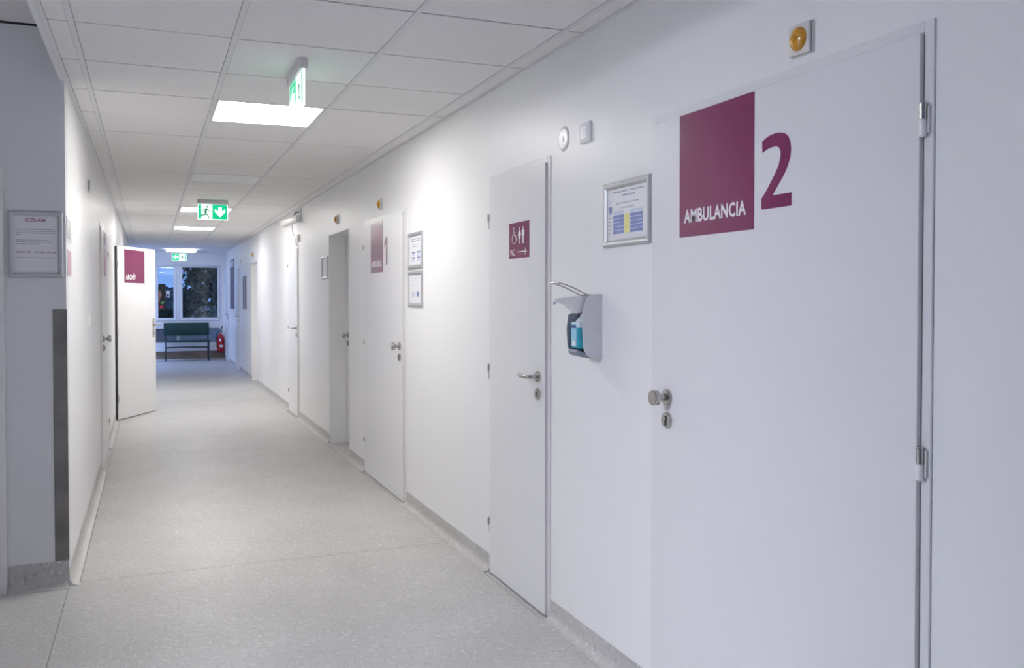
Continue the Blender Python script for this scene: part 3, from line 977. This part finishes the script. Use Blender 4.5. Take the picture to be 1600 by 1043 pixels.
# ------------------------------------------------------------------ exit signs
def exit_face(bs, w_, y0, y1, d, parent, mode):
    """white backlit face with green fields; local x centred"""
    hw = w_ / 2
    fr = .008
    if mode == 'left':
        gx0, gx1, rx0, rx1 = -hw + fr, -.004, -.004, hw - fr
    else:
        gx0, gx1, rx0, rx1 = 0.0, hw - fr, -hw + fr, 0.0
    h = y1 - y0
    e = .0004
    yb_, yt = y0 + fr, y1 - .002
    ym = (yb_ + yt) / 2
    fields = [(gx0, gx1)] + ([(rx1 - .030, rx1)] if mode == 'left' else [(rx0, rx0 + .028), (rx1 - .006, rx1)])
    for xa, xb in fields:
        B(bs).box(xa, xb, yb_, yt, d, d + e).build('green_field', 'exit_green', parent)
    cx = (gx0 + gx1) / 2
    a = min(gx1 - gx0, yt - yb_) * .36
    b = B(bs)
    if mode == 'left':
        shape = [(-a, 0), (0, a), (a * .42, a), (-a * .18, a * .36), (a, a * .36), (a, -a * .36), (-a * .18, -a * .36), (a * .42, -a), (0, -a)]
    else:
        shape = [(0, -a * 1.08), (-a, -a * .05), (-a, a * .62), (-a * .34, a * .02), (-a * .34, a), (a * .34, a), (a * .34, a * .02), (a, a * .62), (a, -a * .05)]
    b.prism([(cx + x, ym + y) for x, y in shape], d + e, d + 2 * e)
    b.build('arrow', 'exit_white', parent)
    # running figure and doorway
    s = (yt - yb_)
    ox = rx0 + (rx1 - rx0) * (.56 if mode != 'left' else .44)
    m = -1 if mode == 'left' else 1
    P = lambda x, y: (ox + m * x * s, yb_ + y * s)
    b = B(bs)
    b.disc(*P(.04, .84), .062 * s, d + e, d + 2 * e, 16)
    b.stroke([P(-.02, .68), P(-.08, .45)], .14 * s, d + e, d + 2 * e)
    b.stroke([P(-.06, .42), P(-.12, .27), P(-.32, .25)], .075 * s, d + e, d + 2 * e)
    b.stroke([P(-.06, .42), P(.07, .26), P(.13, .06)], .075 * s, d + e, d + 2 * e)
    b.stroke([P(.0, .70), P(.11, .60), P(.17, .50)], .05 * s, d + e, d + 2 * e)
    b.stroke([P(-.05, .70), P(-.18, .64), P(-.24, .52)], .05 * s, d + e, d + 2 * e)
    b.build('running_figure', 'exit_figure', parent)


def exit_sign(bs, loc, label, w_=.31, drop=.214, mode='down', thick=.010, two=False):
    t = thing('exit_sign', loc, label, 'exit sign', 'green exit signs')
    B(bs).box(-w_ / 2 - .002, w_ / 2 + .002, -.046, -.0005, -.017, .017, bev=.002).build('housing', 'exit_box', t)
    b = B(bs)
    b.disc(-w_ / 2 + .012, -.022, .007, .017, .0176, 12)
    b.build('test_button', 'black', t)
    pn = B(bs).box(-w_ / 2 + .002, w_ / 2 - .002, -drop, -.046, -thick / 2, thick / 2).build('light_panel', 'exit_white', t)
    exit_face(bs, w_ - .004, -drop, -.046, thick / 2, pn, mode)
    if two:
        o = bs.m
        u, v, n = o.col[0].xyz, o.col[1].xyz, o.col[2].xyz
        exit_face(Basis(o.col[3].xyz, -u, v, -n), w_ - .004, -drop, -.046, thick / 2, pn, mode)
    return t


# nearest: hangs along the corridor, seen edge-on
eb = Basis((.906, .380, ZC), (0, 1, 0), (0, 0, 1), (1, 0, 0))
ebl = Basis((.906, .380, ZC), (0, -1, 0), (0, 0, 1), (-1, 0, 0))
exit_sign(ebl, (.906, .38, ZC), 'nearest green exit sign, hanging edge-on under the ceiling', w_=.40, drop=.205, mode='left', two=True)
exit_sign(on_front(.906, 6.29, ZC), (.906, 6.29, ZC), 'green exit sign facing the viewer with a downward arrow', mode='down')
exit_sign(on_front(.889, 17.5, ZC), (.889, 17.5, ZC), 'farthest green exit sign with a left arrow, in front of the end window', mode='left')

# ------------------------------------------------------------------ wall camera, cable and box
cr, cf = Vector((1.855, 6.60, 2.322)), Vector((1.735, 6.98, 2.285))
ax = (cf - cr).normalized()
sd = ax.cross(Vector((0, 0, 1))).normalized()
up = sd.cross(ax).normalized()
cb = Basis(cr, sd, up, ax)
L_ = (cf - cr).length
t = thing('wall_camera', (XR, 6.6, 2.28), 'small white wall camera on a bracket under the ceiling', 'camera')
B(cb).box(-.032, .032, -.036, .036, 0, L_, bev=.006).build('housing', 'plastic', t)
B(cb).box(-.038, .038, .037, .043, -.02, L_ + .035, bev=.002).build('sunshield', 'plastic', t)
B(cb).ring([(.024, L_), (.024, L_ + .012), (.018, L_ + .013)], c=(0, 0, 0), seg=20).build('lens', 'mid_plastic', t)
B(cb).box(-.034, .034, -.038, .038, -.010, -.0005).build('rear_cap', 'grey_plastic', t)
br = B().box(XR - .022, XR, 6.62, 6.72, 2.37, 2.44, bev=.003).build('bracket', 'plastic', t)
B().tube([(XR - .02, 6.67, 2.405), (1.84, 6.68, 2.40), (1.822, 6.70, 2.37)], .012, 10).build('arm', 'mid_plastic', br)
cbx = thing('junction_box', (XR, 6.78, 2.07), 'small ivory cable box below the wall camera', 'junction box')
B(on_right(6.78, 2.112)).box(-.035, .035, -.04, .04, 0, .028, bev=.003).build('box_body', 'lampplate', cbx)
B(on_right(6.78, 2.112)).box(-.026, .026, -.03, .03, .028, .031, bev=.001, seg=1).build('box_lid', 'lampplate', cbx)
tag(B().tube([(1.80, 6.74, 2.262), (1.812, 6.80, 2.235), (1.830, 6.90, 2.190), (1.872, 7.02, 2.150), (1.886, 7.04, 2.10), (1.886, 7.03, 2.055), (1.884, 6.98, 2.035), (1.882, 6.90, 2.040), (1.876, 6.85, 2.070), (1.876, 6.822, 2.085)], .0042, 8).build('camera_cable', 'cable'),
    'thin grey cable looping from the wall camera to its box', 'cable')
tag(B(on_right(13.95, 2.12)).box(-.03, .03, -.03, .03, 0, .012, bev=.003).build('door_sensor', 'lampplate'), 'tiny ivory plate high on the wall before the grey-edged far door', 'wall plate')

# ------------------------------------------------------------------ end window
wb = on_front(0, YE, 0)
t = link('window_1', None, (1.09, YE, .3))
struct(t, 'white framed window with two large panes and low panes at the corridor end', 'window')
D0, D1 = -.075, -.005


def bar(name, x0, x1, y0, y1, d0=D0, d1=D1, m='pvc'):
    return B(wb).box(x0, x1, y0, y1, d0, d1, bev=.004, seg=1).build(name, m, t)


bar('outer_frame', .34, .385, .30, 2.205)
bar('outer_frame', 1.79, 1.835, .30, 2.205)
bar('outer_frame', .385, 1.79, 2.165, 2.205)
bar('outer_frame', .385, 1.79, .30, .40)
bar('transom', .385, 1.79, .72, .90)
bar('mullion', .842, .905, .90, 2.165)
bar('mullion', .842, .905, .40, .72)
for x0, x1 in ((.385, .842), (.905, 1.79)):
    s0 = bar('sash', x0 + .003, x0 + .065, .905, 2.16, D0 + .01, D1 + .012)
    bar('sash', x1 - .065 + (.01 if x1 > 1 else 0), x1 - .003, .905, 2.16, D0 + .01, D1 + .012)
    bar('sash', x0 + .065, x1 - .055, .905, .972, D0 + .01, D1 + .012)
    bar('sash', x0 + .065, x1 - .055, 2.130, 2.16, D0 + .01, D1 + .012)
    B(wb).box(x0 + .06, x1 - .05, .965, 2.135, -.045, -.039).build('pane', 'glass', t)
    B(wb).box(x0, x1, .40, .72, -.045, -.039).build('pane', 'glass', t)
B(wb).box(.30, 1.86, .205, .30, 0, .10, bev=.006).build('low_sill', 'pvc', t)
B(wb).box(.30, XR - .005, .02, .200, 0, .012).build('kick_panel', 'brown', t)
B(wb).box(.30, XR - .005, 0, .02, 0, .05).build('floor_strip', 'pvc', t)
t = link('window_2', None, (-1.57, YE, .85))
struct(t, 'wide window in the bay left of the end window', 'window')
for q in ((-2.9, -2.84, .85, 2.2), (-.31, -.25, .85, 2.2), (-1.61, -1.54, .85, 2.2)):
    bar('window_frame', *q)
bar('window_frame', -2.84, -.31, .85, .91); bar('window_frame', -2.84, -.31, 2.14, 2.2)
B(wb).box(-2.84, -1.61, .91, 2.14, -.045, -.039).build('pane', 'glass', t)
B(wb).box(-1.54, -.31, .91, 2.14, -.045, -.039).build('pane', 'glass', t)
t = link('window_3', None, (-.6, YB, .85))
struct(t, 'wide hall window behind the viewer', 'window')
for x in (-2.7, -1.32, .06, 1.44):
    B().box(x, x + .06, YB - .1, YB - .03, .85, 2.25).build('window_frame', 'pvc', t)
B().box(-2.7, 1.5, YB - .1, YB - .03, .85, .91).build('window_frame', 'pvc', t)
B().box(-2.7, 1.5, YB - .1, YB - .03, 2.19, 2.25).build('window_frame', 'pvc', t)
B().box(-2.64, 1.44, YB - .068, YB - .062, .91, 2.19).build('pane', 'glass', t)
portal('window_portal', (1.09, YE + .25, 1.25), (-PI / 2, 0, 0), 1.5, 1.95)
portal('window_portal', (-1.57, YE + .25, 1.52), (-PI / 2, 0, 0), 2.7, 1.4)
portal('window_portal', (-.6, YB - .25, 1.55), (PI / 2, 0, 0), 4.25, 1.45)

# poster and sticker on the left pane
pb = on_front(0, YE + .037, 0)
t = thing('window_poster', (.52, YE + .04, 1.13), 'black poster with a face, green and red print stuck on the end window', 'poster')
pp = B(pb).box(.455, .608, 1.135, 1.750, .0, .0015).build('sheet', 'poster_black', t)
B(pb).disc(.468, 1.505, .075, .0015, .0019, 20, sx=.75, sy=1.25).build('printed_face', 'skin_print', pp)
B(pb).prism([(.455, 1.40), (.485, 1.42), (.480, 1.33), (.455, 1.33)], .0015, .0019).build('printed_hand', 'skin_print', pp)
B(pb).prism([(.495, 1.300), (.560, 1.290), (.585, 1.355), (.570, 1.350), (.545, 1.335), (.505, 1.345)], .0015, .0019).build('green_print', 'green_print', pp)
B(pb).box(.480, .550, 1.195, 1.255, .0015, .0019).build('red_print', 'red_print', pp)
t = thing('window_sticker', (.655, YE + .04, 1.44), 'small white sticker with a black picture beside the black poster', 'sticker')
pp = B(pb).box(.620, .695, 1.440, 1.590, 0, .0015).build('sheet', 'paper', t)
B(pb).disc(.657, 1.487, .028, .0015, .0019, 18).build('printed_picture', 'black', pp)

# ------------------------------------------------------------------ bench
t = thing('waiting_bench', (1.05, 17.62, 0), 'dark green upholstered bench with thin steel legs under the end window', 'bench')
sy = 17.56
B().box(.56, 1.545, sy, sy + .42, .425, .468, bev=.014, seg=3).build('seat', 'green_vinyl', t)
b = B()
b.box(.56, 1.535, sy + .385, sy + .435, .568, .860, bev=.016, seg=3)
b.build('backrest', 'green_vinyl', t)
for x in (.600, 1.510):
    B().tube([(x, sy + .03, 0), (x, sy + .03, .425)], .011, 10).build('leg', 'frame_black', t)
    B().tube([(x, sy + .395, 0), (x, sy + .400, .425), (x, sy + .440, .62), (x, sy + .450, .82)], .011, 10).build('leg', 'frame_black', t)
    B().tube([(x, sy + .03, .415), (x, sy + .40, .415)], .010, 8).build('side_rail', 'frame_black', t)
B().tube([(.60, sy + .03, .305), (1.51, sy + .03, .305)], .008, 8).build('stretcher', 'frame_black', t)
B().tube([(.60, sy + .395, .305), (1.51, sy + .395, .305)], .008, 8).build('stretcher', 'frame_black', t)

# ------------------------------------------------------------------ fire extinguisher
ex, ey = 1.792, 17.985
t = thing('fire_extinguisher', (ex, ey, .18), 'red fire extinguisher with white labels hung beside the end window', 'fire extinguisher')
B().ring([(.060, .178), (.072, .184), (.076, .200), (.076, .500), (.070, .535), (.052, .562), (.028, .580), (.020, .600)], c=(ex, ey, 0), seg=32).build('cylinder', 'red', t)
B().ring([(.020, .598), (.022, .610), (.022, .640), (.014, .648)], c=(ex, ey, 0), seg=18).build('valve', 'steel', t)
B().prism([(ex - .014, ey - .02), (ex + .014, ey - .02), (ex + .014, ey + .02), (ex - .014, ey + .02)], .640, .655).build('valve_cap', 'black', t)
hb = B()
hb.tube([(ex - .005, ey - .01, .650), (ex + .010, ey - .03, .690), (ex + .030, ey - .055, .745), (ex + .036, ey - .06, .775)], .011, 8)
hb.build('squeeze_handle', 'black', t)
B().tube([(ex + .0, ey - .01, .640), (ex + .02, ey - .04, .650), (ex + .045, ey - .075, .665)], .009, 8).build('carry_handle', 'black', t)
B().tube([(ex - .015, ey, .630), (ex - .050, ey - .01, .640), (ex - .078, ey - .015, .600), (ex - .086, ey - .02, .52), (ex - .085, ey - .02, .36), (ex - .083, ey - .02, .27)], .009, 8).build('hose', 'black', t)


def arc_label(name, a0, a1, z0, z1, m):
    b = B()
    n = 8
    vs, fs = [], []
    for i in range(n + 1):
        a = math.radians(a0 + (a1 - a0) * i / n)
        for r in (.0762, .0772):
            for z in (z0, z1):
                vs.append((ex + r * math.cos(a), ey + r * math.sin(a), z))
    for i in range(n):
        k = i * 4
        fs += [(k + 2, k + 3, k + 7, k + 6), (k, k + 4, k + 5, k + 1), (k + 1, k + 5, k + 7, k + 3), (k, k + 2, k + 6, k + 4)]
    b._add(vs, fs)
    return b.build(name, m, t)


arc_label('label', 242, 272, .425, .485, 'paper')
arc_label('label', 250, 308, .285, .335, 'paper')
B().box(ex - .03, ex + .03, YE - .045, YE, .44, .50).build('wall_bracket', 'steel', t)

# ------------------------------------------------------------------ garden beyond the window
struct(B().box(-14, 16, YE + .5, 45, -.35, -.30).build('ground', 'soil'))


def shrub(name, c, r, n, label, cat, m='leaf', size=.07, trunk=0, squash=1.0):
    rr = random.Random(int(abs(c[0] * 97 + c[1] * 31)))
    t = thing(name, (c[0], c[1], -.3), label, cat, 'dark garden planting')
    b = B()
    vs, fs = [], []
    for _ in range(n):
        while True:
            p = Vector((rr.uniform(-1, 1), rr.uniform(-1, 1), rr.uniform(-1, 1)))
            if .25 < p.length < 1: break
        q = Vector((c[0] + p.x * r[0], c[1] + p.y * r[1], c[2] + p.z * r[2]))
        u = Vector((rr.gauss(0, 1), rr.gauss(0, 1), rr.gauss(0, 1))).normalized()
        v = u.cross(Vector((rr.gauss(0, 1), rr.gauss(0, 1), rr.gauss(0, 1)))).normalized()
        s = size * rr.uniform(.6, 1.4)
        k = len(vs)
        vs += [q - u * s, q + v * s * .45, q + u * s, q - v * s * .45]
        fs.append((k, k + 1, k + 2, k + 3))
    me = bpy.data.meshes.new('foliage')
    me.from_pydata([tuple(x - Vector(c)) for x in vs], [], fs)
    me.materials.append(M[m])
    o = link('foliage', me, c, t)
    o['kind'] = 'stuff'
    B().tube([(c[0], c[1], -.32), (c[0] + .05, c[1], c[2] * .5), (c[0] - .03, c[1], c[2] + r[2] * .5)], .06 + .05 * trunk, 8).build('trunk', 'bark', t)


shrub('evergreen_tree', (2.9, 23.2, 2.6), (1.9, 1.2, 3.0), 9000, 'dark evergreen tree filling the right window pane', 'tree', size=.12, trunk=1)
shrub('evergreen_tree', (4.6, 26.5, 3.6), (2.6, 1.6, 4.0), 9000, 'taller dark tree behind the right window pane', 'tree', size=.15, trunk=1)
shrub('leafy_shrub', (2.0, 20.6, .55), (.95, .6, .75), 1400, 'pale leaved shrub low outside the right window pane', 'shrub', m='leaf_pale', size=.06)
shrub('leafy_shrub', (.55, 22.6, .5), (.8, .6, .9), 3000, 'dark low shrub outside the left window pane', 'shrub', size=.07)
shrub('evergreen_tree', (.75, 25.0, .5), (1.1, 1.0, 1.25), 5000, 'dark tree below the blue sky in the left window pane', 'tree', size=.12)
struct(B().box(-3, 5, 19.3, 19.45, -.32, .66).build('wall_garden', 'parapet'))
